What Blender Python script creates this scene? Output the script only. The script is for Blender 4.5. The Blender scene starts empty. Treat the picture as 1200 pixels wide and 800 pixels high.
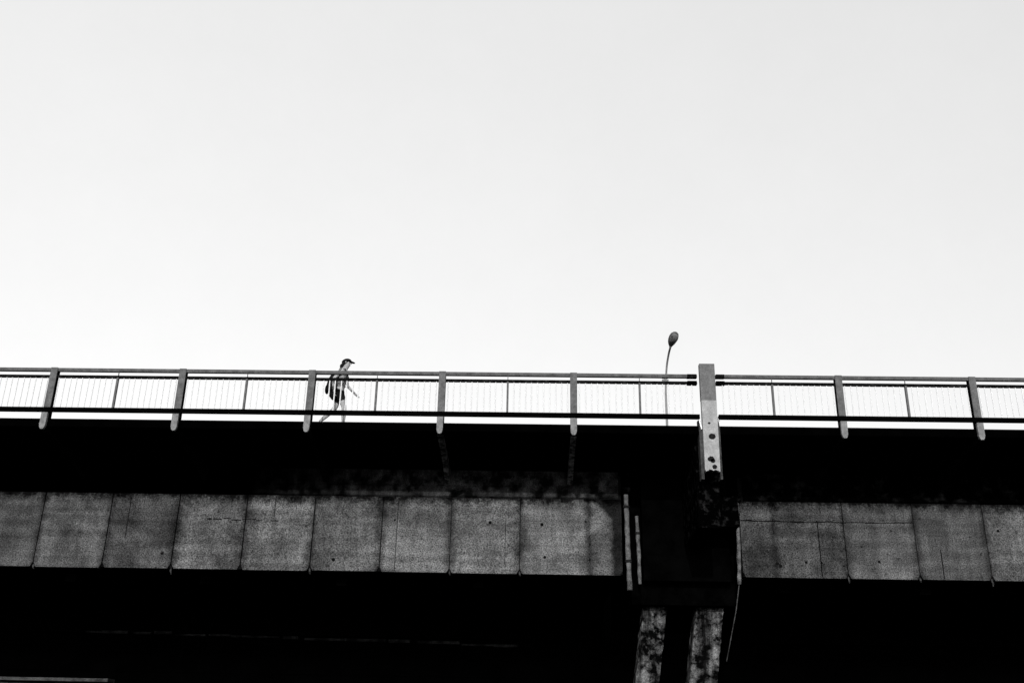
import bpy, bmesh, math, random
from mathutils import Vector, Matrix
random.seed(7)
R_ = math.radians
SC = bpy.context.scene
COL = SC.collection

# ------------------------------------------------------------------ camera
ri = Vector((0.99964582, 0.01955542, 0.01805054))
up = Vector((-0.00947758, -0.37220113, 0.92810371))
fw = Vector((-0.02486789, 0.92794607, 0.37188396))
cd = bpy.data.cameras.new('camera')
cam = bpy.data.objects.new('camera', cd)
COL.objects.link(cam)
cam.matrix_world = Matrix(((ri.x, up.x, -fw.x, 0), (ri.y, up.y, -fw.y, 0), (ri.z, up.z, -fw.z, 1.6), (0, 0, 0, 1)))
cd.sensor_width = 36
cd.lens = 35
cd.clip_start = .05
cd.clip_end = 5000
SC.camera = cam

# ------------------------------------------------------------------ light
SUN_EL = R_(17.5)
SUN_AZ = R_(184)          # compass style: 0 = +Y, 90 = +X ; the sun stands behind the camera, a touch to the left
SUN_STR = 3.0
SKY_STR = 0.15
sdir = Vector((math.sin(SUN_AZ) * math.cos(SUN_EL), math.cos(SUN_AZ) * math.cos(SUN_EL), math.sin(SUN_EL)))
w = bpy.data.worlds.new('World')
SC.world = w
w.use_nodes = True
nt = w.node_tree
bg = nt.nodes['Background']
sky = nt.nodes.new('ShaderNodeTexSky')
sky.sky_type = 'NISHITA'
sky.sun_disc = False
sky.sun_elevation = SUN_EL
sky.sun_rotation = SUN_AZ
sky.air_density = 1.0
sky.dust_density = 3.0
bw = nt.nodes.new('ShaderNodeRGBToBW')
mx = nt.nodes.new('ShaderNodeMath'); mx.operation = 'MULTIPLY_ADD'
nt.links.new(sky.outputs[0], bw.inputs[0])
nt.links.new(bw.outputs[0], mx.inputs[0])
mx.inputs[1].default_value = .72
mx.inputs[2].default_value = 4.42
# the sky is a little brighter on the left than on the right
tcw = nt.nodes.new('ShaderNodeTexCoord'); sxw = nt.nodes.new('ShaderNodeSeparateXYZ')
nt.links.new(tcw.outputs['Generated'], sxw.inputs[0])
sl_ = nt.nodes.new('ShaderNodeMath'); sl_.operation = 'MULTIPLY_ADD'
sl_.inputs[1].default_value = -.115; sl_.inputs[2].default_value = 1.0
nt.links.new(sxw.outputs[0], sl_.inputs[0])
mw = nt.nodes.new('ShaderNodeMath'); mw.operation = 'MULTIPLY'
nt.links.new(mx.outputs[0], mw.inputs[0]); nt.links.new(sl_.outputs[0], mw.inputs[1])
# barely visible unevenness of a thin high overcast
nzw = nt.nodes.new('ShaderNodeTexNoise'); nzw.inputs['Scale'].default_value = 9; nzw.inputs['Detail'].default_value = 8; nzw.inputs['Roughness'].default_value = .75
nt.links.new(tcw.outputs['Generated'], nzw.inputs['Vector'])
nm = nt.nodes.new('ShaderNodeMath'); nm.operation = 'MULTIPLY_ADD'; nm.inputs[1].default_value = .07; nm.inputs[2].default_value = .965
nt.links.new(nzw.outputs['Fac'], nm.inputs[0])
mw2 = nt.nodes.new('ShaderNodeMath'); mw2.operation = 'MULTIPLY'
nt.links.new(mw.outputs[0], mw2.inputs[0]); nt.links.new(nm.outputs[0], mw2.inputs[1])
nt.links.new(mw2.outputs[0], bg.inputs['Color'])
bg.inputs['Strength'].default_value = SKY_STR
sl = bpy.data.lights.new('sun', 'SUN')
sl.energy = SUN_STR
sl.angle = R_(0.6)
sl.color = (1, 1, 1)       # monochrome film
so = bpy.data.objects.new('sun', sl)
COL.objects.link(so)
so.rotation_euler = sdir.to_track_quat('Z', 'Y').to_euler()
so.location = (-5, -20, 30)
SC.view_settings.view_transform = 'Standard'
SC.view_settings.look = 'None'
SC.view_settings.exposure = 0
SC.view_settings.gamma = 1
SC.view_settings.use_curve_mapping = False

# ------------------------------------------------------------------ materials
def mat(name, lo, hi=None, scale=2.0, rough=.85, streak=0.0, fine=.35, bump=.15, spots=0.0, lo_pos=.32, hi_pos=.68, metallic=0, fine_scale=45, dark=None):
    """grey surface: big blotches + vertical streaks + fine grain, all worn into the material"""
    hi = lo if hi is None else hi
    m = bpy.data.materials.new(name)
    m.use_nodes = True
    n = m.node_tree
    N, L = n.nodes, n.links
    b = N['Principled BSDF']
    b.inputs['Roughness'].default_value = rough
    b.inputs['Metallic'].default_value = metallic
    if 'Specular IOR Level' in b.inputs: b.inputs['Specular IOR Level'].default_value = 0.0 if rough > .5 else .4
    tc = N.new('ShaderNodeTexCoord')
    def noise(sc, det, vec=None, rg=.6):
        t = N.new('ShaderNodeTexNoise')
        t.inputs['Scale'].default_value = sc
        t.inputs['Detail'].default_value = det
        t.inputs['Roughness'].default_value = rg
        L.new(vec if vec else tc.outputs['Object'], t.inputs['Vector'])
        return t.outputs['Fac']
    def math_(op, a, c):
        t = N.new('ShaderNodeMath'); t.operation = op
        for i, v in enumerate((a, c)):
            if isinstance(v, (int, float)): t.inputs[i].default_value = v
            else: L.new(v, t.inputs[i])
        return t.outputs[0]
    def remap(v, a, c, d, e):
        t = N.new('ShaderNodeMapRange')
        t.inputs[1].default_value = a; t.inputs[2].default_value = c
        t.inputs[3].default_value = d; t.inputs[4].default_value = e
        L.new(v, t.inputs[0])
        return t.outputs[0]
    big = noise(scale, 7)
    v = remap(big, lo_pos, hi_pos, 0, 1)
    if streak:
        mp = N.new('ShaderNodeMapping')
        mp.inputs['Scale'].default_value = (5.0, 5.0, .45)
        L.new(tc.outputs['Object'], mp.inputs['Vector'])
        s = remap(noise(1.3, 5, mp.outputs[0]), .35, .65, 1 - streak, 1)
        v = math_('MULTIPLY', v, s)
    g = remap(noise(fine_scale, 3, rg=.8), .34, .66, 1 - fine, 1 + fine)
    val = remap(v, 0, 1, lo, hi)
    val = math_('MULTIPLY', val, g)
    if spots:
        vo = N.new('ShaderNodeTexVoronoi')
        vo.inputs['Scale'].default_value = 3.1
        L.new(tc.outputs['Object'], vo.inputs['Vector'])
        sp = remap(vo.outputs['Distance'], .05, .13, 1 - spots, 1)
        val = math_('MULTIPLY', val, sp)
    m['val_socket'] = val.node.name
    L.new(val, b.inputs['Base Color'])
    bp = N.new('ShaderNodeBump')
    bp.inputs['Strength'].default_value = bump
    bp.inputs['Distance'].default_value = .02
    L.new(noise(22, 5), bp.inputs['Height'])
    L.new(bp.outputs[0], b.inputs['Normal'])
    return m

def girder_mat(name, ref, width, edge_x, flip):
    """board marked concrete: every pour panel has its own tone, dark dirty seams, darker along the top and near the end"""
    m = mat(name, .040, .150, scale=1.1, streak=.45, fine=.95, bump=.3, spots=.6, fine_scale=34)
    n = m.node_tree; N, L = n.nodes, n.links
    b = N['Principled BSDF']
    src = b.inputs['Base Color'].links[0].from_socket
    geo = N.new('ShaderNodeTexCoord')
    sx = N.new('ShaderNodeSeparateXYZ'); L.new(geo.outputs['Object'], sx.inputs[0])
    def M(op, a, c=0, d=0, clamp=False):
        t = N.new('ShaderNodeMath'); t.operation = op; t.use_clamp = clamp
        for i, v in enumerate((a, c, d)):
            if isinstance(v, (int, float)): t.inputs[i].default_value = v
            else: L.new(v, t.inputs[i])
        return t.outputs[0]
    wob = N.new('ShaderNodeTexNoise'); wob.inputs['Scale'].default_value = 3.5; wob.inputs['Detail'].default_value = 6
    L.new(geo.outputs['Object'], wob.inputs['Vector'])
    wv = M('MULTIPLY_ADD', wob.outputs['Fac'], 1.3, -.65)
    xs = M('DIVIDE', M('SUBTRACT', sx.outputs[0], ref), width)
    cell = M('FLOOR', xs)
    wn = N.new('ShaderNodeTexWhiteNoise'); wn.noise_dimensions = '1D'; L.new(cell, wn.inputs['W'])
    tone = M('MULTIPLY_ADD', wn.outputs['Value'], .26, .85)
    # dirt along the seam
    fr = M('SUBTRACT', xs, cell)
    dseam = M('MULTIPLY', M('MINIMUM', fr, M('SUBTRACT', 1, fr)), width)
    seam = M('MULTIPLY_ADD', M('ADD', dseam, M('MULTIPLY', wv, .30)), 5, .15, clamp=True)
    seam = M('MULTIPLY_ADD', seam, .72, .28)
    # horizontal board marks
    wb = N.new('ShaderNodeTexNoise'); wb.noise_dimensions = '1D' if hasattr(wb, 'noise_dimensions') else '3D'
    wb.inputs['Scale'].default_value = 5.5; wb.inputs['Detail'].default_value = 3
    L.new(M('ADD', sx.outputs[2], M('MULTIPLY', cell, 3.7)), wb.inputs['W'])
    board = M('MULTIPLY_ADD', wb.outputs['Fac'], .9, .55)
    # ragged darkening along the top and a darker curved patch at the end of the span
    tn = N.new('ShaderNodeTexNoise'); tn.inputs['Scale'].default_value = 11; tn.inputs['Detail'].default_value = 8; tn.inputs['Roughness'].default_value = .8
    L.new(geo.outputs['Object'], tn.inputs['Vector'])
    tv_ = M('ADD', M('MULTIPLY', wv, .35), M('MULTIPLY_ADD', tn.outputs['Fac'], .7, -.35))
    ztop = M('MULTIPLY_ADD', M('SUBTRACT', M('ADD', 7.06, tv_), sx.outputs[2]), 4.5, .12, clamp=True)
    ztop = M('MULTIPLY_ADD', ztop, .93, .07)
    # broad irregular water stains
    st = N.new('ShaderNodeTexNoise'); st.inputs['Scale'].default_value = .9; st.inputs['Detail'].default_value = 9; st.inputs['Roughness'].default_value = .72; st.inputs['Distortion'].default_value = .8
    L.new(geo.outputs['Object'], st.inputs['Vector'])
    stn = M('MULTIPLY_ADD', M('MULTIPLY_ADD', st.outputs['Fac'], 5.5, -1.9, clamp=True), .55, .50)
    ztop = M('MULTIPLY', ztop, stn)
    dd = M('MULTIPLY', M('SUBTRACT', edge_x, sx.outputs[0]), 1 if flip else -1)
    zz = M('MAXIMUM', M('SUBTRACT', sx.outputs[2], 6.45), 0)
    if flip: dd = M('SUBTRACT', dd, M('MULTIPLY', M('MULTIPLY', zz, zz), 1.3))
    endd = M('MULTIPLY_ADD', M('ADD', dd, M('MULTIPLY', wv, .25)), 6, -1.3, clamp=True)
    endd = M('MULTIPLY_ADD', endd, .88 if flip else .25, .12 if flip else .75)
    # panel tone, seams, boards, top and end darkening multiplied together
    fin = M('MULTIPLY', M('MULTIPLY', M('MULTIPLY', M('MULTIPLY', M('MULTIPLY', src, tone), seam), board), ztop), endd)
    if not flip:
        fin = M('MULTIPLY', fin, .72)
    if flip:      # the left-hand pours are dirtier, the last ones cleaner
        fin = M('MULTIPLY', fin, M('MULTIPLY_ADD', M('MULTIPLY_ADD', sx.outputs[0], .07, .85, clamp=True), .5, .68))
    L.new(fin, b.inputs['Base Color'])
    return m

M_girL = girder_mat('concrete_left', -12.079, 1.6739, 2.1, True)
M_girR = girder_mat('concrete_right', 7.407, 1.6739, 4.9, False)
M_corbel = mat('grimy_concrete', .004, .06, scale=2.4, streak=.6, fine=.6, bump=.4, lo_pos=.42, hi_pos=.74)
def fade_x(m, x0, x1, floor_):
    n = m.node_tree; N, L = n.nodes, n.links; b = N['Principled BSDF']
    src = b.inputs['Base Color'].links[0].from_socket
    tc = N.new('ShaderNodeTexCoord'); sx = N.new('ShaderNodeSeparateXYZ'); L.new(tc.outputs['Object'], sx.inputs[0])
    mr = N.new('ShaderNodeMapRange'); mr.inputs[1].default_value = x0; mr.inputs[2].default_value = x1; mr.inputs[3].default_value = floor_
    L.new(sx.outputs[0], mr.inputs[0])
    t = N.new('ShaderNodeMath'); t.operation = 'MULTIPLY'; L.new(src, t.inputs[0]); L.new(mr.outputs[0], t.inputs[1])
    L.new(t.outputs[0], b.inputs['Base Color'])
M_corbelL = mat('shade_dark_corbel_left', .002, .06, scale=3, streak=.6, fine=.9, bump=.4, lo_pos=.42, hi_pos=.72)  # shadow of the deck overhang put into the corbel's colour
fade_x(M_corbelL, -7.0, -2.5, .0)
M_corbelR = mat('shade_dark_corbel_right', .0003, .016, scale=3, streak=.7, fine=.8, bump=.4, lo_pos=.52, hi_pos=.78)  # same overhang shadow, coloured into the right-hand corbel
M_shade = mat('shade_black_concrete', .0003, .0014, scale=2, fine=.3)  # shade under the bridge put into a near-black base colour
M_joint = mat('joint_filler', .002, .006)
M_edge = mat('black_bitumen_edge', .0002, .0006, rough=.95)
M_deck = mat('asphalt', .04, .06, scale=6)
M_cap = mat('shade_black_cap', .0001, .0012, scale=3, fine=.6)  # cap made near-black by colour in place of shade
M_nose = mat('dark_nose_concrete', .0004, .022, scale=6, streak=.5, fine=.6, bump=.5, lo_pos=.52, hi_pos=.75)  # near-black with sparse paler patches
M_leg = mat('peeling_concrete', .0015, .25, scale=4.6, streak=.95, fine=.8, bump=.9, lo_pos=.41, hi_pos=.74, spots=.9)
M_postface = mat('steel_grey', .065, .115, scale=9, fine=.4, bump=.1, fine_scale=80)  # on the posts this is the sunlit front tone
M_postshade = mat('shade_side_steel', .001, .003, rough=.6)  # unlit post sides, their shade put into the colour
M_foot = mat('bare_concrete_foot', .10, .20, scale=9, fine=.25, bump=.1)
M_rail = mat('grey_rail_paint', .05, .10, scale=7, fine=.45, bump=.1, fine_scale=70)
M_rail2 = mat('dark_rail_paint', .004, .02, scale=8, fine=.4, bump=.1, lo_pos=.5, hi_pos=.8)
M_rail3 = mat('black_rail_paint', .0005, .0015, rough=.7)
M_bal = mat('white_baluster_paint', .54, .58, fine=.02, rough=.6, bump=0)
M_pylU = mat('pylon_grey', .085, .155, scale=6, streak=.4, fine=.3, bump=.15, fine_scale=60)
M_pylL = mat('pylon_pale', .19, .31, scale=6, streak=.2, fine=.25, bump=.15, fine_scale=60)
M_cheek = mat('cheek_plate_grey', .015, .07, scale=9, streak=.4, fine=.4)
M_bevel = mat('bevel_highlight_white', .75, .85, fine=.1)  # light caught on the cheek plate's bevel, painted as a white bead
M_hole = mat('rust_black', .003, .02, scale=20)
M_pipe = mat('drainpipe_grey', .03, .17, scale=7, streak=.4, fine=.5, bump=.2, fine_scale=60)
M_stub = mat('stub_grey', .004, .07, scale=9)
M_cable = mat('cable_grey', .01, .07, scale=6)
M_lamp = mat('lamp_pole_grey', .15, .20, scale=8, fine=.15, rough=.6)
M_lhead = mat('lamp_head_grey', .07, .11, scale=8, fine=.2, rough=.5)
M_lglass = mat('lamp_bowl', .02, .22, scale=6, fine=.1, rough=.25, bump=0)
M_ground = mat('dark_ground', .012, .02, scale=.6, fine=.4, bump=.5, fine_scale=12)
M_hill = mat('dark_scrub', .02, .035, scale=.4, fine=.4, bump=.5)
M_wall = mat('shade_black_masonry', .001, .003, scale=1.2, fine=.4, bump=.4)  # deep shade behind the bridge put into the wall's colour
M_low = mat('low_wall_concrete', .008, .08, scale=2.5, fine=.5, bump=.4)
M_skin = mat('skin', .27, .34, scale=5, fine=.05, rough=.55, bump=0)
M_shirt = mat('shirt_grey', .17, .24, scale=10, fine=.15, bump=.1)
M_black = mat('black_cloth', .006, .012, scale=8, fine=.2)
M_shoe = mat('shoe_grey', .25, .40, scale=12, fine=.1)
M_hair = mat('dark_hair', .008, .016)
M_strap = mat('strap_dark', .02, .03)

# ------------------------------------------------------------------ helpers
def empty(name, loc, label, cat, group=None):
    o = bpy.data.objects.new(name, None)
    o.empty_display_size = .3
    COL.objects.link(o); o.location = loc
    tag(o, label, cat, group)
    return o
def tag(o, label=None, cat=None, group=None, kind=None):
    if label: o['label'] = label
    if cat: o['category'] = cat
    if group: o['group'] = group
    if kind: o['kind'] = kind
    return o
def obj(name, bm, m, parent=None, smooth=False, bevel=0, auto=False):
    """mesh built in WORLD coordinates; when parented the child is offset so that it stays there"""
    me = bpy.data.meshes.new(name)
    bmesh.ops.recalc_face_normals(bm, faces=bm.faces)
    bm.to_mesh(me); bm.free()
    if smooth:
        for p in me.polygons: p.use_smooth = True
    for x in (m if isinstance(m, (list, tuple)) else [m]): me.materials.append(x)
    o = bpy.data.objects.new(name, me)
    COL.objects.link(o)
    if parent:
        o.parent = parent
        base = Vector((0, 0, 0)); p = parent
        while p: base += Vector(p.location); p = p.parent
        o.location = -base
    if bevel:
        b = o.modifiers.new('bevel', 'BEVEL'); b.width = bevel; b.segments = 2; b.limit_method = 'ANGLE'
    return o
def box(bm, x0, x1, y0, y1, z0, z1, mi=0):
    v = [bm.verts.new((x, y, z)) for x in (x0, x1) for y in (y0, y1) for z in (z0, z1)]
    for f in ((0, 1, 3, 2), (4, 6, 7, 5), (0, 4, 5, 1), (2, 3, 7, 6), (0, 2, 6, 4), (1, 5, 7, 3)):
        fc = bm.faces.new([v[i] for i in f]); fc.material_index = mi
def B(*a):
    bm = bmesh.new()
    box(bm, *a)
    return bm
def prism(bm, prof, x0, x1, mi=0):
    """profile in (y,z), extruded along x"""
    a = [bm.verts.new((x0, y, z)) for y, z in prof]
    c = [bm.verts.new((x1, y, z)) for y, z in prof]
    n = len(prof)
    fs = [bm.faces.new(a), bm.faces.new(c[::-1])]
    for i in range(n): fs.append(bm.faces.new((a[i], c[i], c[(i + 1) % n], a[(i + 1) % n])))
    for f in fs: f.material_index = mi
def tube(bm, pts, rad, seg=10, cap=True, flat=None):
    pts = [Vector(p) for p in pts]
    rads = rad if isinstance(rad, (list, tuple)) else [rad] * len(pts)
    rings = []
    for i, p in enumerate(pts):
        d = (pts[min(i + 1, len(pts) - 1)] - pts[max(i - 1, 0)]).normalized()
        a = Vector((1, 0, 0)) if abs(d.x) < .8 else Vector((0, 1, 0))
        u = d.cross(a).normalized(); v = d.cross(u).normalized()
        rings.append([bm.verts.new(p + (u * math.cos(2 * math.pi * k / seg) + v * math.sin(2 * math.pi * k / seg)) * rads[i]) for k in range(seg)])
    for i in range(len(rings) - 1):
        for k in range(seg):
            bm.faces.new((rings[i][k], rings[i][(k + 1) % seg], rings[i + 1][(k + 1) % seg], rings[i + 1][k]))
    if cap:
        bm.faces.new(rings[0][::-1]); bm.faces.new(rings[-1])
def rough_up(o, amt, sc, levels=0):
    if levels:
        s = o.modifiers.new('sub', 'SUBSURF'); s.subdivision_type = 'SIMPLE'; s.levels = s.render_levels = levels
    t = bpy.data.textures.new(o.name + '_chips', 'CLOUDS'); t.noise_scale = sc; t.noise_depth = 3
    d = o.modifiers.new('chips', 'DISPLACE'); d.texture = t; d.strength = amt; d.mid_level = .5; d.texture_coords = 'GLOBAL'

# ------------------------------------------------------------------ setting
bm = bmesh.new()
v = [bm.verts.new(p) for p in ((-1500, -1500, 0), (1500, -1500, 0), (1500, 1500, 0), (-1500, 1500, 0))]
bm.faces.new(v)
tag(obj('ground', bm, M_ground), kind='structure')
bm = bmesh.new()
prism(bm, [(36.62, -.3), (36.62, 7.3), (60, 7.6), (400, 7.6), (440, -.3)], -160, 160)
tag(obj('hill_terrace', bm, M_hill), kind='structure')

t = empty('retaining_wall', (0, 36.2, 0), 'black masonry wall, deep shade put into its colour, under and behind the bridge', 'wall')
bm = bmesh.new()
z = 0
k = 0
while z < 7.0:
    h = .6
    box(bm, -150, 150, 36.0 + .012 * (k % 2), 36.55, z, z + h - .012); z += h; k += 1
obj('wall_face', bm, M_wall, t)
obj('coping', B(-150, 150, 35.9, 36.6, 7.2, 7.4), M_wall, t)
t = empty('low_wall', (-30, 30.6, 0), 'low pale concrete wall catching light at the lower left, beneath the bridge', 'wall')
bm = bmesh.new()
x = -60.0
while x < -11.4:
    w_ = random.uniform(1.2, 2.2); x2 = min(x + w_, -11.3)
    box(bm, x, x2 - .02, 30.4, 30.8, 0, 2.90 + random.uniform(-.02, .04)); x = x2
o = obj('wall_body', bm, M_low, t)
o = obj('coping', B(-60, -12.4, 30.33, 30.87, 2.98, 3.07), M_low, t, bevel=.01); rough_up(o, .03, .2)

# ------------------------------------------------------------------ bridge spans
EDGE = 21.47
def soffit_z(y): return 8.06 + (7.74 - 8.06) * (y - EDGE) / (24.2 - EDGE)
P0, PS = 0.848, 3.0
def span(name, x0, x1, m_gir, joints, label, ledge_x):
    t = empty(name, ((x0 + x1) / 2, 28, 5.0), label, 'bridge', 'concrete spans of the bridge')
    # deck slab with sloping cantilever underneath
    bm = bmesh.new()
    prism(bm, [(EDGE, 8.06), (EDGE, 8.2), (34.0, 8.2), (34.0, 8.06), (31.2, 7.72), (24.25, 7.74)], x0, x1)
    obj('deck_slab', bm, M_shade, t)
    bm = bmesh.new()
    prism(bm, [(EDGE - .03, 8.02), (EDGE - .03, 8.203), (EDGE + .10, 8.203), (EDGE + .10, 8.05), (EDGE + .02, 8.02)], x0, x1)
    o = obj('slab_edge', bm, M_edge, t); 
    obj('road_surface', B(x0, x1, 23.6, 33.2, 8.204, 8.23), M_deck, t)
    # corbel band
    bm = bmesh.new()
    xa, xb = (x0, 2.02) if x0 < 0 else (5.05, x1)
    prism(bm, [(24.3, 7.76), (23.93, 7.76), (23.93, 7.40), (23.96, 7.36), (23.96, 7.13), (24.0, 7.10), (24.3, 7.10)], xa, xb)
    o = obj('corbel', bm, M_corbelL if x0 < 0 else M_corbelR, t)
    # web of the front girder, cast in panels (seams are real recesses)
    edges = sorted([xa if x0 > 0 else x0] + joints + [2.1 if x0 < 0 else x1])
    if x0 > 0: edges[0] = 4.93
    bm = bmesh.new()
    for a, c in zip(edges[:-1], edges[1:]):
        dy = random.uniform(0, .012)
        zb = 5.287 + random.uniform(-.008, .008)
        g0 = random.uniform(.006, .016); ch = .03
        # chamfered lower corners at the seam
        f = []
        for yy in (24.0 + dy, 24.24):
            f.append([bm.verts.new(q) for q in ((a + g0, yy, 7.095), (a + g0, yy, zb + .11), (a + g0 + .06, yy, zb), (c - g0 - .06, yy, zb), (c - g0, yy, zb + .11), (c - g0, yy, 7.095))])
        bm.faces.new(f[0]); bm.faces.new(f[1][::-1])
        for i in range(6): bm.faces.new((f[0][i], f[1][i], f[1][(i + 1) % 6], f[0][(i + 1) % 6]))
    obj('girder', bm, m_gir, t)
    xe0, xe1 = (x0, 2.09) if x0 < 0 else (4.95, x1)
    obj('girder_core', B(xe0, xe1, 24.045, 24.7, 5.30, 7.70), M_joint, t)
    # underside slab, ribs beneath it, rear girder
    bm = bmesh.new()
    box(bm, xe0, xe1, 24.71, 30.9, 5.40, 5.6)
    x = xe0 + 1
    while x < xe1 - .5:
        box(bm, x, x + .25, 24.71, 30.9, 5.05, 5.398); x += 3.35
    obj('underside', bm, M_shade, t)
    o = obj('rear_girder', B(xe0, xe1, 31.2, 31.8, 4.45, 7.7), M_shade, t)
    xl0, xl1 = (x0, 0.0) if x0 < 0 else (8, x1)
    if x0 < 0:
        bm = bmesh.new()
        x = -13.6
        while x < -.4:
            L_ = random.uniform(.4, 1.5); z_ = 4.22 - .018 * x - .03 + random.uniform(-.02, .02)
            box(bm, x, min(x + L_, -.3), 31.06, 31.19, z_, z_ + random.uniform(.05, .09)); x += L_ + random.uniform(0, .25)
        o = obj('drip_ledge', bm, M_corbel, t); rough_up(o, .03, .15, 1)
    # brackets under the cantilever, one below each post
    i = math.ceil((x0 - P0) / PS)
    while P0 + i * PS < x1:
        xc = P0 + i * PS
        if abs(i - 1) > .5 and (i < 1) == (x0 < 0):
            bm = bmesh.new()
            prism(bm, [(EDGE + .10, soffit_z(EDGE + .1)), (EDGE + .10, 7.93), (23.0, 7.70), (23.9, 7.42), (23.9, soffit_z(23.9))], xc - .06, xc + .06)
            o = obj('bracket', bm, M_bracketL if i in (-1, 0) else M_bracket, t)
            if i in (-1, 0):
                o['label'] = 'greyer weathered bracket under the deck overhang'
                bm = bmesh.new(); tube(bm, [(xc + .02, 23.86, 7.63), (xc + .02, 23.86, 7.55)], .05, 8)
        i += 1
    # stubs of tie wire under the seams
    for j in joints:
        if random.random() < .75:
            bm = bmesh.new()
            l_ = random.uniform(.04, .17)
            tube(bm, [(j, 24.06, 5.34), (j + .01, 24.03, 5.30 - l_ * .5), (j + .02, 24.06, 5.30 - l_)], [.018, .022, .010], 6)
            obj('drip_stub', bm, M_stub, t)
    # cast-in tie holes
    for k in range(9 if x0 < 0 else 6):
        hx = random.uniform(max(x0, -12.5), min(x1, 1.5)) if x0 < 0 else random.uniform(5.3, 11.6)
        hz = 5.6 + random.choice((0, .04, .9)) + random.uniform(-.05, .05)
        bm = bmesh.new(); tube(bm, [(hx, 23.996, hz), (hx, 24.03, hz)], random.uniform(.022, .042), 10)
        obj('tie_hole', bm, M_joint, t)
    return t
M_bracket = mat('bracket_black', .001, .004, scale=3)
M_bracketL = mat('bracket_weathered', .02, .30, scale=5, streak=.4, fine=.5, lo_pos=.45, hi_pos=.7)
JL = [-12.079 + 1.6739 * i for i in range(-14, 8)]
JR = [7.407 + 1.6739 * i for i in range(0, 20)]
spanL = span('bridge_span', -36, 3.63, M_girL, JL, 'long concrete bridge span left of the tall post, the one the walker crosses', 0)
spanR = span('bridge_span', 4.108, 40, M_girR, JR, 'concrete bridge span right of the tall post, its grimy girder with one long horizontal seam', 0)
# long horizontal seam and hairline seam on the right-hand girder
bm = bmesh.new()
x = 4.97; z = 6.62
while x < 8.9:
    L_ = random.uniform(.08, .25); z += random.uniform(-.012, .010)
    box(bm, x, x + L_ + .01, 23.993, 24.02, z, z + random.uniform(.012, .03)); x += L_
obj('horizontal_seam', bm, M_joint, spanR)
obj('hairline_seam', B(6.78, 6.80, 23.993, 24.02, 5.31, 6.65), M_joint, spanR)
obj('hairline_seam', B(9.83 - .2, 9.85 - .2, 23.993, 24.02, 5.31, 6.0), M_joint, spanR)
for hx, z0, z1 in ((-9.95, 6.0, 7.0), (-6.37, 6.55, 7.08), (-3.35, 5.3, 7.0), (-.72, 5.5, 6.6)):
    obj('hairline_seam', B(hx, hx + .012, 23.994, 24.02, z0, z1), M_joint, spanL)
bm = bmesh.new(); x = -8.0; z = 6.48
while x < -6.2:
    L_ = random.uniform(.1, .3); z += random.uniform(-.035, .025)
    box(bm, x, x + L_ * random.uniform(.7, 1), 23.993, 24.02, z, z + random.uniform(.008, .022)); x += L_
obj('crack', bm, M_joint, spanL)

# ------------------------------------------------------------------ pier under the expansion joint
t = empty('bridge_pier', (3.3, 25.5, 0), 'rough pier with two peeling raked legs below the tall post', 'pier')
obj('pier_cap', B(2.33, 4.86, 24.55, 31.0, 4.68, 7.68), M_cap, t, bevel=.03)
obj('joint_cover', B(3.632, 4.106, 21.68, 34.0, 8.10, 8.19), M_shade, t)
obj('bearing_beam', B(2.6, 4.7, 24.2, 24.548, 5.2, 7.7), M_shade, t, bevel=.02)
o = obj('nose', B(3.60, 4.10, 21.90, 24.19, 6.02, 8.0), M_nose, t); rough_up(o, .05, .2, 4)
o = obj('nose_block', B(4.125, 4.76, 23.2, 24.18, 6.32, 7.0), M_nose, t); rough_up(o, .05, .2, 4)
def leg(tx, bx, w_, y):
    bm = bmesh.new()
    n = 40
    for i in range(n + 1):
        f = i / n
        z = -.1 + 4.85 * f
        cx = bx + (tx - bx) * f
        r = [bm.verts.new((cx + sx * w_ / 2, y + sy * .32 - .0, z)) for sx, sy in ((-1, -1), (-.33, -1), (.33, -1), (1, -1), (1, 0), (1, 1), (-1, 1), (-1, 0))]
        if i:
            for k in range(8): bm.faces.new((p[k], p[(k + 1) % 8], r[(k + 1) % 8], r[k]))
        else: bm.faces.new(r)
        p = r
    bm.faces.new(p[::-1])
    o = obj('leg', bm, M_leg, t, smooth=False)
    s = o.modifiers.new('s', 'SUBSURF'); s.subdivision_type = 'SIMPLE'; s.levels = s.render_levels = 2
    rough_up(o, .05, .16)
leg(2.95, 2.25, .56, 25.2)
leg(4.27, 3.55, .66, 25.2)

# ------------------------------------------------------------------ drainpipes
def pipe(pts, r, label, hopper=True, clamps=()):
    t = empty('drainpipe', (pts[-1][0], pts[-1][1], pts[-1][2]), label, 'drainpipe', 'drainpipes beside the bridge pier')
    bm = bmesh.new()
    n = []
    for a, c in zip(pts[:-1], pts[1:]):
        for k in range(6):
            q = Vector(a).lerp(Vector(c), k / 6); n.append(q + Vector((random.uniform(-.006, .006), 0, 0)))
    n.append(Vector(pts[-1]))
    tube(bm, n, [r * random.uniform(.82, 1.12) for _ in n], 12)
    obj('pipe', bm, M_pipe, t, smooth=True)
    if hopper:
        x, y, z = pts[0]
        bm = bmesh.new(); tube(bm, [(x, y, z + .16), (x, y, z + .08), (x, y, z)], [.13, .12, .06], 12)
        obj('hopper', bm, M_nose, t)
    for cz in clamps:
        q = None
        for a, c in zip(pts[:-1], pts[1:]):
            if c[2] <= cz <= a[2]: q = Vector(a).lerp(Vector(c), (a[2] - cz) / (a[2] - c[2]))
        if q is not None:
            bm = bmesh.new(); tube(bm, [q + Vector((0, 0, .03)), q - Vector((0, 0, .03))], r * 1.35, 12)
            obj('clamp', bm, M_hole, t)
pipe([(2.20, 23.92, 7.2), (2.22, 23.92, 5.9), (2.24, 23.92, 4.93)], .062, 'longest drainpipe at the end of the left girder, left of the pair', True, (6.9, 5.6))
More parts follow.
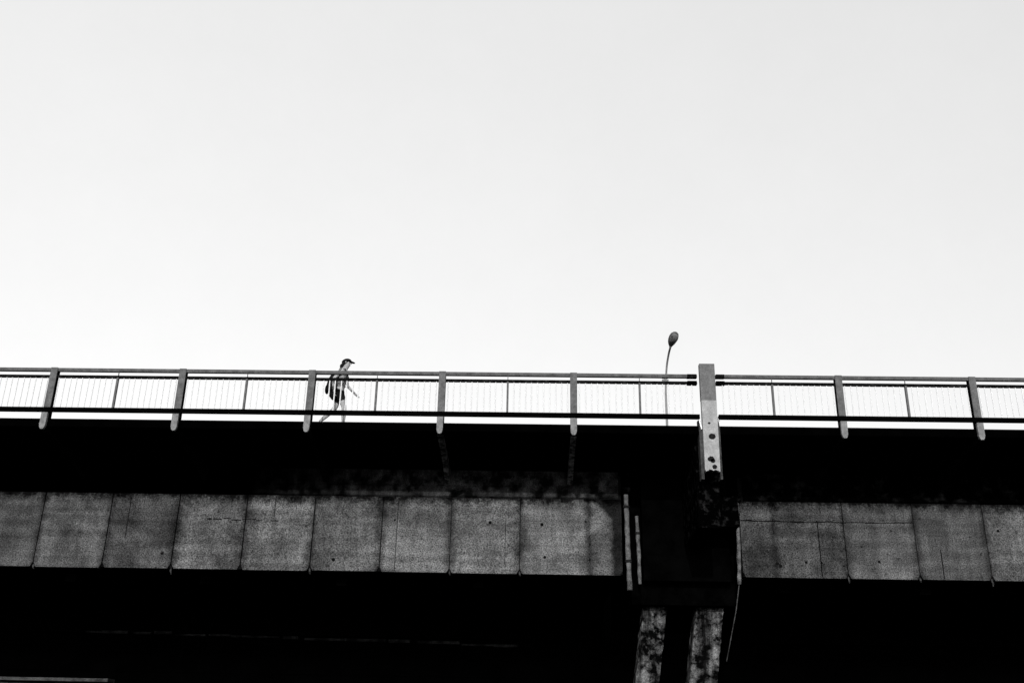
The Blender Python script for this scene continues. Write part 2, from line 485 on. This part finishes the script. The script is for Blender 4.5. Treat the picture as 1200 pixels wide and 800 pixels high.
pipe([(2.47, 24.4 - .3, 6.72), (2.49, 24.1, 5.9), (2.50, 24.1, 5.10)], .045, 'short thin drainpipe right of its longer neighbour, left of the pier', False, (6.3,))
pipe([(4.87, 23.90, 7.02), (4.85, 23.90, 6.0), (4.81, 23.92, 5.1)], .05, 'grey drainpipe at the left end of the right-hand girder', True, (6.75, 6.6))
t = empty('cable', (4.3, 24, 3), 'thin slanting cable hanging from the drainpipe below the right-hand girder', 'cable')
bm = bmesh.new(); tube(bm, [(4.81, 23.93, 5.12), (4.70, 23.95, 4.5), (4.42, 24.0, 3.38)], .011, 8)
obj('cable_strand', bm, M_cable, t, smooth=True)

# ------------------------------------------------------------------ tall concrete post at the joint
t = empty('concrete_post', (3.87, 21.4, 7.1), 'tall pale concrete post with dark bolt holes rising through the gap in the railing', 'post')
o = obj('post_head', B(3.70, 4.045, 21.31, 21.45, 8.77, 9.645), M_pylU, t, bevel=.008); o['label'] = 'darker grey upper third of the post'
bm = bmesh.new()
n = 14
f0 = []
for (yy) in (21.305, 21.445):
    bot = [(3.705 + .33 * k / n, 7.13 + (.05 if k in (0,) else 0) + random.uniform(-.012, .02) + (.03 if 2 < k < 12 else 0)) for k in range(n + 1)]
    f0.append([bm.verts.new((3.705, yy, 8.768))] + [bm.verts.new((a, yy, c)) for a, c in bot] + [bm.verts.new((4.045, yy, 8.768))])
for q in range(len(f0[0])): f0[1][q].co.z = f0[0][q].co.z
bm.faces.new(f0[0]); bm.faces.new(f0[1][::-1])
m_ = len(f0[0])
for i in range(m_): bm.faces.new((f0[0][i], f0[1][i], f0[1][(i + 1) % m_], f0[0][(i + 1) % m_]))
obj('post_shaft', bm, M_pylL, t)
for s, x0, x1 in ((-1, 3.635, 3.70), (1, 4.05, 4.10)):
    zlo = 6.98
    bm = bmesh.new()
    prism(bm, [(21.40, zlo), (21.40, 8.17), (21.52, 8.36), (21.66, 8.36), (21.66, zlo)], x0, x1)
    obj('cheek_plate', bm, M_cheek, t, bevel=.004)
    bm = bmesh.new()
    a, c = (x0 - .005, 3.699) if s < 0 else (4.051, x1 + .005)
    if s < 0: vv = [(a, 21.36, 8.34), (a + .022, 21.36, 8.36), (c, 21.36, 8.12), (c - .022, 21.36, 8.10)]
    else: vv = [(c, 21.36, 8.30), (c - .018, 21.36, 8.32), (a, 21.36, 8.38), (a + .015, 21.36, 8.34)]
    p1 = [bm.verts.new(q) for q in vv]; p2 = [bm.verts.new((q[0], 21.395, q[2])) for q in vv]
    bm.faces.new(p1); bm.faces.new(p2[::-1])
    for i in range(4): bm.faces.new((p1[i], p2[i], p2[(i + 1) % 4], p1[(i + 1) % 4]))
    obj('bevel_highlight', bm, M_bevel, t)
for hx, hz, hr in ((3.85, 8.23, .028), (3.90, 7.925, .078), (3.845, 7.41, .070), (3.885, 7.37, .055), (3.915, 7.235, .056)):
    bm = bmesh.new()
    k_ = 14
    v0 = [bm.verts.new((hx + hr * (1 + random.uniform(-.12, .12)) * math.cos(2 * math.pi * i / k_), 21.296, hz + hr * .85 * (1 + random.uniform(-.12, .12)) * math.sin(2 * math.pi * i / k_))) for i in range(k_)]
    v1 = [bm.verts.new((q.co.x, 21.32, q.co.z)) for q in v0]
    bm.faces.new(v0); bm.faces.new(v1[::-1])
    for i in range(k_): bm.faces.new((v0[i], v1[i], v1[(i + 1) % k_], v0[(i + 1) % k_]))
    obj('bolt_hole', bm, M_hole, t)

# ------------------------------------------------------------------ railings
def railing(i0, i1, xa, xb, label, vis):
    t = empty('bridge_railing', ((xa + xb) / 2, 21.43, 8.2), label, 'railing', 'railings along the near bridge edge')
    bm = bmesh.new(); 
    def bar(y0, y1, z0, z1, m, nm, bev):
        return obj(nm, B(xa, xb, y0, y1, z0, z1), m, t, bevel=bev)
    bar(21.43, 21.52, 9.345, 9.428, M_rail, 'top_rail', .012)
    bar(21.44, 21.50, 9.185, 9.262, M_rail2, 'middle_rail', .02)
    bar(21.335, 21.40, 8.335, 8.445, M_rail3, 'bottom_rail', .006)
    # rail end sleeve beside the tall post
    for zc, mm in ((9.386, M_rail2), (9.224, M_rail3)):
        a = xb - .45 if xb < 4 else xa
        bm = bmesh.new(); box(bm, a + .22 if xb < 4 else a, a + (.44 if xb < 4 else .2), 21.425, 21.525, zc - .048, zc + .046)
        obj('rail_sleeve', bm, mm, t, bevel=.01)
    protos = []
    for i in range(i0, i1 + 1):
        x = P0 + PS * i
        # one mesh per post, copied below
        if not protos:
            p = bpy.data.objects.new('post', None)
        bmc = B(x - .075, x + .075, 21.432, 21.565, 7.97, 9.41)
        post = obj('post', bmc, M_postshade, t, bevel=.004)  # core coloured dark to stand for the post's unlit sides
        fp = B(x - .078, x + .078, 21.405, 21.431, 8.447, 9.43)
        pf = obj('lit_face_plate', fp, M_postface, None, bevel=.003); pf.parent = post  # paler front carries the post's sunlit tone
        bm = bmesh.new()
        prof = [(-.076, 8.333), (.070, 8.333), (.064, 8.03), (.045, 7.965), (.02, 7.935), (-.03, 7.935), (-.055, 7.965), (-.074, 8.03)]
        v0 = [bm.verts.new((x + a, 21.36, c)) for a, c in prof]; v1 = [bm.verts.new((x + a, 21.431, c)) for a, c in prof]
        bm.faces.new(v0); bm.faces.new(v1[::-1])
        for k in range(8): bm.faces.new((v0[k], v1[k], v1[(k + 1) % 8], v0[(k + 1) % 8]))
        ft = obj('post_foot', bm, M_foot, None, bevel=.004); ft.parent = post
    # half bays
    stuff = bmesh.new(); cnt = 0; cand = []
    hx = []
    k = 2 * i0 - 1
    lo, hi = xa, xb
    nodes = [lo] if lo > P0 + PS * i0 - 1.5 or True else []
    ks = [P0 + PS * .5 * j for j in range(2 * i0 - 2, 2 * i1 + 3) if lo + .2 < P0 + PS * .5 * j < hi - .2]
    for j in range(2 * i0 - 2, 2 * i1 + 3):
        x = P0 + 1.5 * j
        if not (lo + .2 < x < hi - .2): continue
        if j % 2:
            bm = bmesh.new(); box(bm, x - .022, x + .022, 21.43, 21.49, 8.40, 9.20); box(bm, x - .008, x + .008, 21.45, 21.47, 9.263, 9.345)
            obj('stanchion', bm, M_postface, t)
    ks = [lo] + ks + [hi]
    for a, c in zip(ks[:-1], ks[1:]):
        n = max(2, round((c - a) / .136))
        for q in range(1, n):
            x = a + (c - a) * q / n + random.uniform(-.008, .008)
            cand.append(x)
    cand = [x for x in cand if min(abs(x - (P0 + PS * i)) for i in range(i0, i1 + 1)) > .10]
    cand.sort(key=lambda x: abs(x - .8))
    for n_, x in enumerate(cand):
        tgt = stuff if (n_ >= 100 or not (-12.6 < x < 11.3)) else bmesh.new()
        tube(tgt, [(x + random.uniform(-.004, .004), 21.462, 8.42), (x, 21.462, 9.186)], .0140, 8)
        if tgt is not stuff: obj('baluster', tgt, M_bal, t, smooth=False)
    o = obj('balusters', stuff, M_bal, t); o['kind'] = 'stuff'
    # rail under the balusters sits behind the black channel
    obj('baluster_shoe', B(xa, xb, 21.401, 21.50, 8.37, 8.425), M_rail3, t)
railing(-11, 0, -36, 3.66, 'long grey railing with white balusters left of the tall post, in front of the walker', 1)
railing(2, 12, 4.08, 40, 'grey railing with white balusters right of the tall post', 1)

# ------------------------------------------------------------------ street lamp on the far side
LY = 32.6; LX = 4.46
t = empty('street_lamp', (LX, LY, 8.2), 'slim street lamp with an oval head standing up behind the railing', 'street lamp')
bm = bmesh.new(); tube(bm, [(LX, LY, 8.2), (LX, LY, 8.5), (LX, LY, 8.52), (LX, LY, 12.85)], [.09, .09, .055, .038], 14)
obj('pole', bm, M_lamp, t, smooth=True)
obj('base_door', B(LX - .05, LX + .05, LY - .105, LY - .085, 8.26, 8.46), M_lhead, t)
arm = [(LX, LY, 12.8), (LX + .02, LY - .03, 13.25), (LX + .045, LY - .22, 13.72), (LX + .075, LY - .6, 14.02), (LX + .095, LY - 1.0, 14.14)]
bm = bmesh.new()
sm = []
for i in range(len(arm) - 1):
    p0, p1, p2, p3 = [Vector(arm[max(0, min(len(arm) - 1, i + d))]) for d in (-1, 0, 1, 2)]
    for q in range(6):
        f = q / 6
        sm.append(.5 * ((2 * p1) + (p2 - p0) * f + (2 * p0 - 5 * p1 + 4 * p2 - p3) * f * f + (3 * p1 - p0 - 3 * p2 + p3) * f ** 3))
sm.append(Vector(arm[-1]))
tube(bm, sm, .034, 10)
obj('arm', bm, M_lamp, t, smooth=True)
bm = bmesh.new()
for s in (-1, 1):
    box(bm, LX + s * .02 if s > 0 else LX - .11, LX + .11 if s > 0 else LX - .02, LY - .06, LY + .06, 13.22, 13.29)
    box(bm, LX + s * .02 if s > 0 else LX - .10, LX + .10 if s > 0 else LX - .02, LY - .06, LY + .06, 13.35, 13.40)
box(bm, LX - .05, LX + .05, LY - .05, LY + .05, 13.19, 13.42)
obj('clamp', bm, M_lhead, t)
# luminaire: flattened cobra head tilted up towards the road
base = Vector(arm[-1]); ax = Vector((.14, -.66, .42)).normalized(); sd = ax.cross(Vector((0, 0, 1))).normalized(); nn = sd.cross(ax).normalized()
def shell(prof, zs, mtl, nm, seg=20):
    bm = bmesh.new(); prev = None
    for (s, wd, hh) in prof:
        r = []
        for k in range(seg + 1):
            a = math.pi * k / seg
            r.append(bm.verts.new(base + ax * s * .86 + sd * wd * .88 * math.cos(a) + nn * hh * .9 * math.sin(a) * zs))
        if prev:
            for k in range(seg): bm.faces.new((prev[k], prev[k + 1], r[k + 1], r[k]))
            bm.faces.new((prev[0], r[0], r[seg], prev[seg]))
        prev = r
    return obj(nm, bm, mtl, t, smooth=True)
prof = [(-.08, .035, .03), (0, .06, .05), (.1, .12, .08), (.22, .165, .11), (.36, .19, .12), (.5, .185, .11), (.62, .15, .085), (.69, .08, .05), (.71, .01, .01)]
shell(prof, 1, M_lhead, 'lamp_housing')
prof2 = [(.12, .02, .01), (.16, .10, .05), (.26, .145, .10), (.38, .165, .12), (.50, .16, .11), (.60, .12, .07), (.65, .03, .02)]
shell(prof2, -1, M_lglass, 'lamp_bowl')

bm = bmesh.new()
rim = []
for k in range(25):
    a = 2 * math.pi * k / 24
    rim.append(base + ax * .86 * (.40 + .27 * math.cos(a)) + sd * .155 * math.sin(a) - nn * .01)
tube(bm, rim, .014, 6)
obj('rim', bm, M_postface, t, smooth=True)

# ------------------------------------------------------------------ walking person
PX, PY, PZ = -4.575, 22.02, 8.205
SCL = 1.0
per = empty('person', (PX, PY, PZ), 'person in dark cap, grey top and black shorts striding right along the bridge', 'person')
def W(p): return Vector((PX + p[0], PY + p[1], PZ + p[2]))
def skin(name, verts, edges, mtl, parent, root=0, sub=2):
    me = bpy.data.meshes.new(name)
    me.from_pydata([Vector(v[0]) for v in verts], edges, [])
    o = bpy.data.objects.new(name, me); COL.objects.link(o)
    o.parent = parent
    me.materials.append(mtl)
    s = o.modifiers.new('skin', 'SKIN'); s.use_smooth_shade = True; s.branch_smoothing = .3
    for i, v in enumerate(verts):
        d = me.skin_vertices[0].data[i]
        r = v[1]; d.radius = (r, r) if isinstance(r, (int, float)) else r
        d.use_root = (i == root)
    b = o.modifiers.new('sub', 'SUBSURF'); b.levels = b.render_levels = sub
    return o
# joints: x forward, y away from the camera, z up.  right side is nearest the camera (-y)
J = {
 'pelvis': ((-.03, 0, .93), (.125, .105)), 'waist': ((-.01, 0, 1.08), (.115, .09)), 'chest': ((.01, 0, 1.27), (.135, .10)), 'neckb': ((.035, 0, 1.43), .065),
 'neck': ((.065, 0, 1.49), .05), 'head1': ((.085, 0, 1.565), .082), 'head2': ((.085, 0, 1.635), .086), 'head3': ((.08, 0, 1.68), .05),
 'rsh': ((.0, -.165, 1.385), .055), 'lsh': ((.035, .165, 1.385), .055),
 'rel': ((-.17, -.22, 1.13), .038), 'lel': ((.10, .21, 1.12), .038),
 'rwr': ((-.13, -.21, .89), .026), 'lwr': ((.285, .17, .93), .026),
 'rpm': ((-.11, -.21, .82), .034), 'lpm': ((.33, .16, .875), .034),
 'rhip': ((-.02, -.09, .88), .085), 'lhip': ((-.03, .09, .88), .085),
 'rth': ((.05, -.10, .70), .085), 'lth': ((-.09, .10, .70), .085),
 'rkn': ((.12, -.10, .50), .062), 'lkn': ((-.15, .10, .50), .062),
 'rcf': ((.125, -.10, .34), .062), 'lcf': ((-.29, .10, .38), .062),
 'ran': ((.13, -.10, .09), .036), 'lan': ((-.47, .10, .19), .036),
 'rfo': ((.27, -.10, .04), .034), 'lfo': ((-.38, .10, .06), .034)}
keys = list(J)
ed = [('pelvis', 'waist'), ('waist', 'chest'), ('chest', 'neckb'), ('neckb', 'neck'), ('neck', 'head1'), ('head1', 'head2'), ('head2', 'head3'),
 ('chest', 'rsh'), ('rsh', 'rel'), ('rel', 'rwr'), ('rwr', 'rpm'), ('chest', 'lsh'), ('lsh', 'lel'), ('lel', 'lwr'), ('lwr', 'lpm'),
 ('pelvis', 'rhip'), ('rhip', 'rth'), ('rth', 'rkn'), ('rkn', 'rcf'), ('rcf', 'ran'), ('ran', 'rfo'),
 ('pelvis', 'lhip'), ('lhip', 'lth'), ('lth', 'lkn'), ('lkn', 'lcf'), ('lcf', 'lan'), ('lan', 'lfo')]
V_ = [J[k] for k in keys]; E_ = [(keys.index(a), keys.index(b)) for a, b in ed]
# fingers grow out of both palms
def fingers(pk, d, side):
    c = Vector(J[pk][0]); d = Vector(d).normalized(); yv = Vector((0, 1, 0)); curl = d.cross(yv).normalized() * side
    for n_, (off, ln) in enumerate(((-.028, .070), (-.010, .080), (.010, .075), (.027, .060))):
        a = len(V_)
        V_.append((c + d * .03 + yv * off, .0095)); V_.append((c + d * (.03 + ln * .5) + yv * off + curl * .006, .0085)); V_.append((c + d * (.03 + ln * .85) + yv * off + curl * .028, .0075))
        E_.extend([(keys.index(pk), a), (a, a + 1), (a + 1, a + 2)])
    a = len(V_)
    th = -1 if side > 0 else 1
    V_.append((c - d * .01 + yv * -.034 + curl * .012, .011)); V_.append((c + d * .03 + yv * -.052 + curl * .03, .009))
    E_.extend([(keys.index(pk), a), (a, a + 1)])
fingers('rpm', (.25, 0, -1), 1)
fingers('lpm', (.7, 0, -.7), 1)
body = skin('body', V_, E_, M_skin, per)
# face: nose, ears
bm = bmesh.new()
tube(bm, [(.155, 0, 1.635), (.185, 0, 1.605), (.165, 0, 1.592)], [.010, .017, .012], 8)
f = obj('nose', bm, M_skin, per, smooth=True); f.location = (0, 0, 0)
for s in (-1, 1):
    bm = bmesh.new()
    tube(bm, [(.075, s * .078, 1.645), (.070, s * .088, 1.625), (.080, s * .080, 1.60)], [.010, .016, .010], 8)
    f = obj('ear', bm, M_skin, per, smooth=True); f.location = (0, 0, 0)
for s in (-1, 1):
    bm = bmesh.new(); bmesh.ops.create_uvsphere(bm, u_segments=10, v_segments=8, radius=.012, matrix=Matrix.Translation((.150, s * .032, 1.635)))
    f = obj('eye', bm, M_hair, per, smooth=True); f.location = (0, 0, 0)
bm = bmesh.new(); tube(bm, [(.155, -.022, 1.560), (.166, 0, 1.561), (.155, .022, 1.560)], [.004, .006, .004], 6)
f = obj('mouth', bm, M_strap, per, smooth=True); f.location = (0, 0, 0)
# hair: cap of hair + bun at the nape
def ell(bm, c, r, rot=0, seg=20):
    m = Matrix.Translation(c) @ Matrix.Rotation(rot, 4, 'Y') @ Matrix.Diagonal((r[0], r[1], r[2], 1))
    bmesh.ops.create_uvsphere(bm, u_segments=seg, v_segments=seg // 2 + 2, radius=1, matrix=m)
bm = bmesh.new(); ell(bm, (.050, 0, 1.635), (.092, .094, .092)); ell(bm, (-.035, 0, 1.555), (.046, .045, .060), .3)
o = obj('hair', bm, M_hair, per, smooth=True); o.location = (0, 0, 0)
# cap: dome and brim
bm = bmesh.new(); prev = None
for i in range(9):
    a = math.pi / 2 * i / 8
    rr = math.cos(a); z = math.sin(a)
    ring = [bm.verts.new(Vector((.072 + .118 * max(rr, .01) * math.cos(2 * math.pi * k / 24), .104 * max(rr, .01) * math.sin(2 * math.pi * k / 24), 1.650 + .085 * z + (.118 * rr * math.cos(2 * math.pi * k / 24)) * .12))) for k in range(24)]
    if prev:
        for k in range(24): bm.faces.new((prev[k], prev[(k + 1) % 24], ring[(k + 1) % 24], ring[k]))
    prev = ring
bm.faces.new(prev)
vt, vb = [], []
for k in range(13):
    a = -math.pi / 2 + math.pi * k / 12
    for L_, dz in ((vt, .008), (vb, 0)):
        L_.append((bm.verts.new((.150 + .005 * math.cos(a), .085 * math.sin(a), 1.655 + dz)), bm.verts.new((.150 + .125 * math.cos(a), .085 * math.sin(a), 1.655 + dz - .030 * math.cos(a)))))
for L_ in (vt, vb):
    for k in range(12): bm.faces.new((L_[k][0], L_[k][1], L_[k + 1][1], L_[k + 1][0]))
for k in range(12): bm.faces.new((vt[k][1], vb[k][1], vb[k + 1][1], vt[k + 1][1]))
o = obj('cap', bm, M_black, per, smooth=True); o.location = (0, 0, 0)
# clothing grown round the same joints
def sub(ks, grow, nm, mtl, es, root):
    vs = [(J[k][0] if not isinstance(k, tuple) else k[1], None) for k in ks]
    return vs
tv = [((-.03, 0, .95), (.138, .122)), ((-.01, 0, 1.08), (.130, .108)), ((.01, 0, 1.27), (.150, .118)), ((.028, 0, 1.40), (.085, .085)),
      ((.0, -.165, 1.385), .068), ((-.085, -.195, 1.26), .060), ((.035, .165, 1.385), .068), ((.068, .19, 1.25), .060)]
skin('shirt', tv, [(0, 1), (1, 2), (2, 3), (2, 4), (4, 5), (2, 6), (6, 7)], M_shirt, per, 2)
sv = [((-.03, 0, 1.00), (.142, .125)), ((-.03, 0, .90), (.140, .120)), ((-.01, -.095, .86), .108), ((.045, -.105, .70), .100), ((.068, -.105, .62), .098),
      ((-.035, .095, .86), .108), ((-.085, .105, .70), .100), ((-.110, .105, .62), .096)]
skin('shorts', sv, [(0, 1), (1, 2), (2, 3), (3, 4), (1, 5), (5, 6), (6, 7)], M_black, per, 1)
# shoes
for nm, pts in (('shoe', [((.095, -.10, .045), .045), ((.16, -.10, .05), .046), ((.24, -.10, .04), .042), ((.33, -.10, .030), .032)]),
                ('shoe', [((-.50, .10, .16), .043), ((-.455, .10, .11), .045), ((-.39, .10, .065), .040), ((-.33, .10, .035), .030)])):
    skin(nm, pts, [(0, 1), (1, 2), (2, 3)], M_shoe, per, 1)
# rucksack, worn and therefore a thing of its own
bp = empty('backpack', (PX - .22, PY, PZ + .85), 'sagging black backpack on the back of the person walking', 'backpack')
def BP(o): o.location = Vector((PX, PY, PZ)) - bp.location; return o
bm = bmesh.new()
prev = None
for (z, xc, rx, ry) in ((.70, -.13, .03, .04), (.73, -.15, .07, .10), (.80, -.18, .095, .135), (.92, -.215, .115, .15), (1.06, -.225, .12, .155), (1.19, -.21, .11, .15), (1.29, -.185, .085, .13), (1.34, -.16, .045, .08), (1.35, -.155, .01, .02)):
    ring = []
    for k in range(24):
        a = 2 * math.pi * k / 24
        ca, sa = math.cos(a), math.sin(a)
        e = .7
        ring.append(bm.verts.new((xc + rx * math.copysign(abs(ca) ** e, ca), ry * math.copysign(abs(sa) ** e, sa), z)))
    if prev:
        for k in range(24): bm.faces.new((prev[k], prev[(k + 1) % 24], ring[(k + 1) % 24], ring[k]))
    else: bm.faces.new(ring[::-1])
    prev = ring
bm.faces.new(prev)
BP(obj('bag_body', bm, M_black, bp, smooth=True))
bm = bmesh.new(); ell(bm, (-.33, 0, .97), (.05, .11, .12), .1)
BP(obj('pocket', bm, M_black, bp, smooth=True))
for s in (-1, 1):
    bm = bmesh.new(); tube(bm, [(-.13, s * .09, 1.31), (-.04, s * .105, 1.47), (.07, s * .11, 1.44), (.135, s * .12, 1.28), (.09, s * .135, 1.10), (-.10, s * .12, .93)], [.010, .014, .014, .012, .008, .008], 8)
    BP(obj('strap', bm, M_black, bp, smooth=True))
# the person stands on a thin paved walkway along the edge
for nm, xa, xb, pr in (('walkway', -36, 3.62, spanL), ('walkway', 4.12, 40, spanR)):
    obj(nm, B(xa, xb, EDGE + .12, 23.55, 8.2035, 8.207), M_deck, pr)
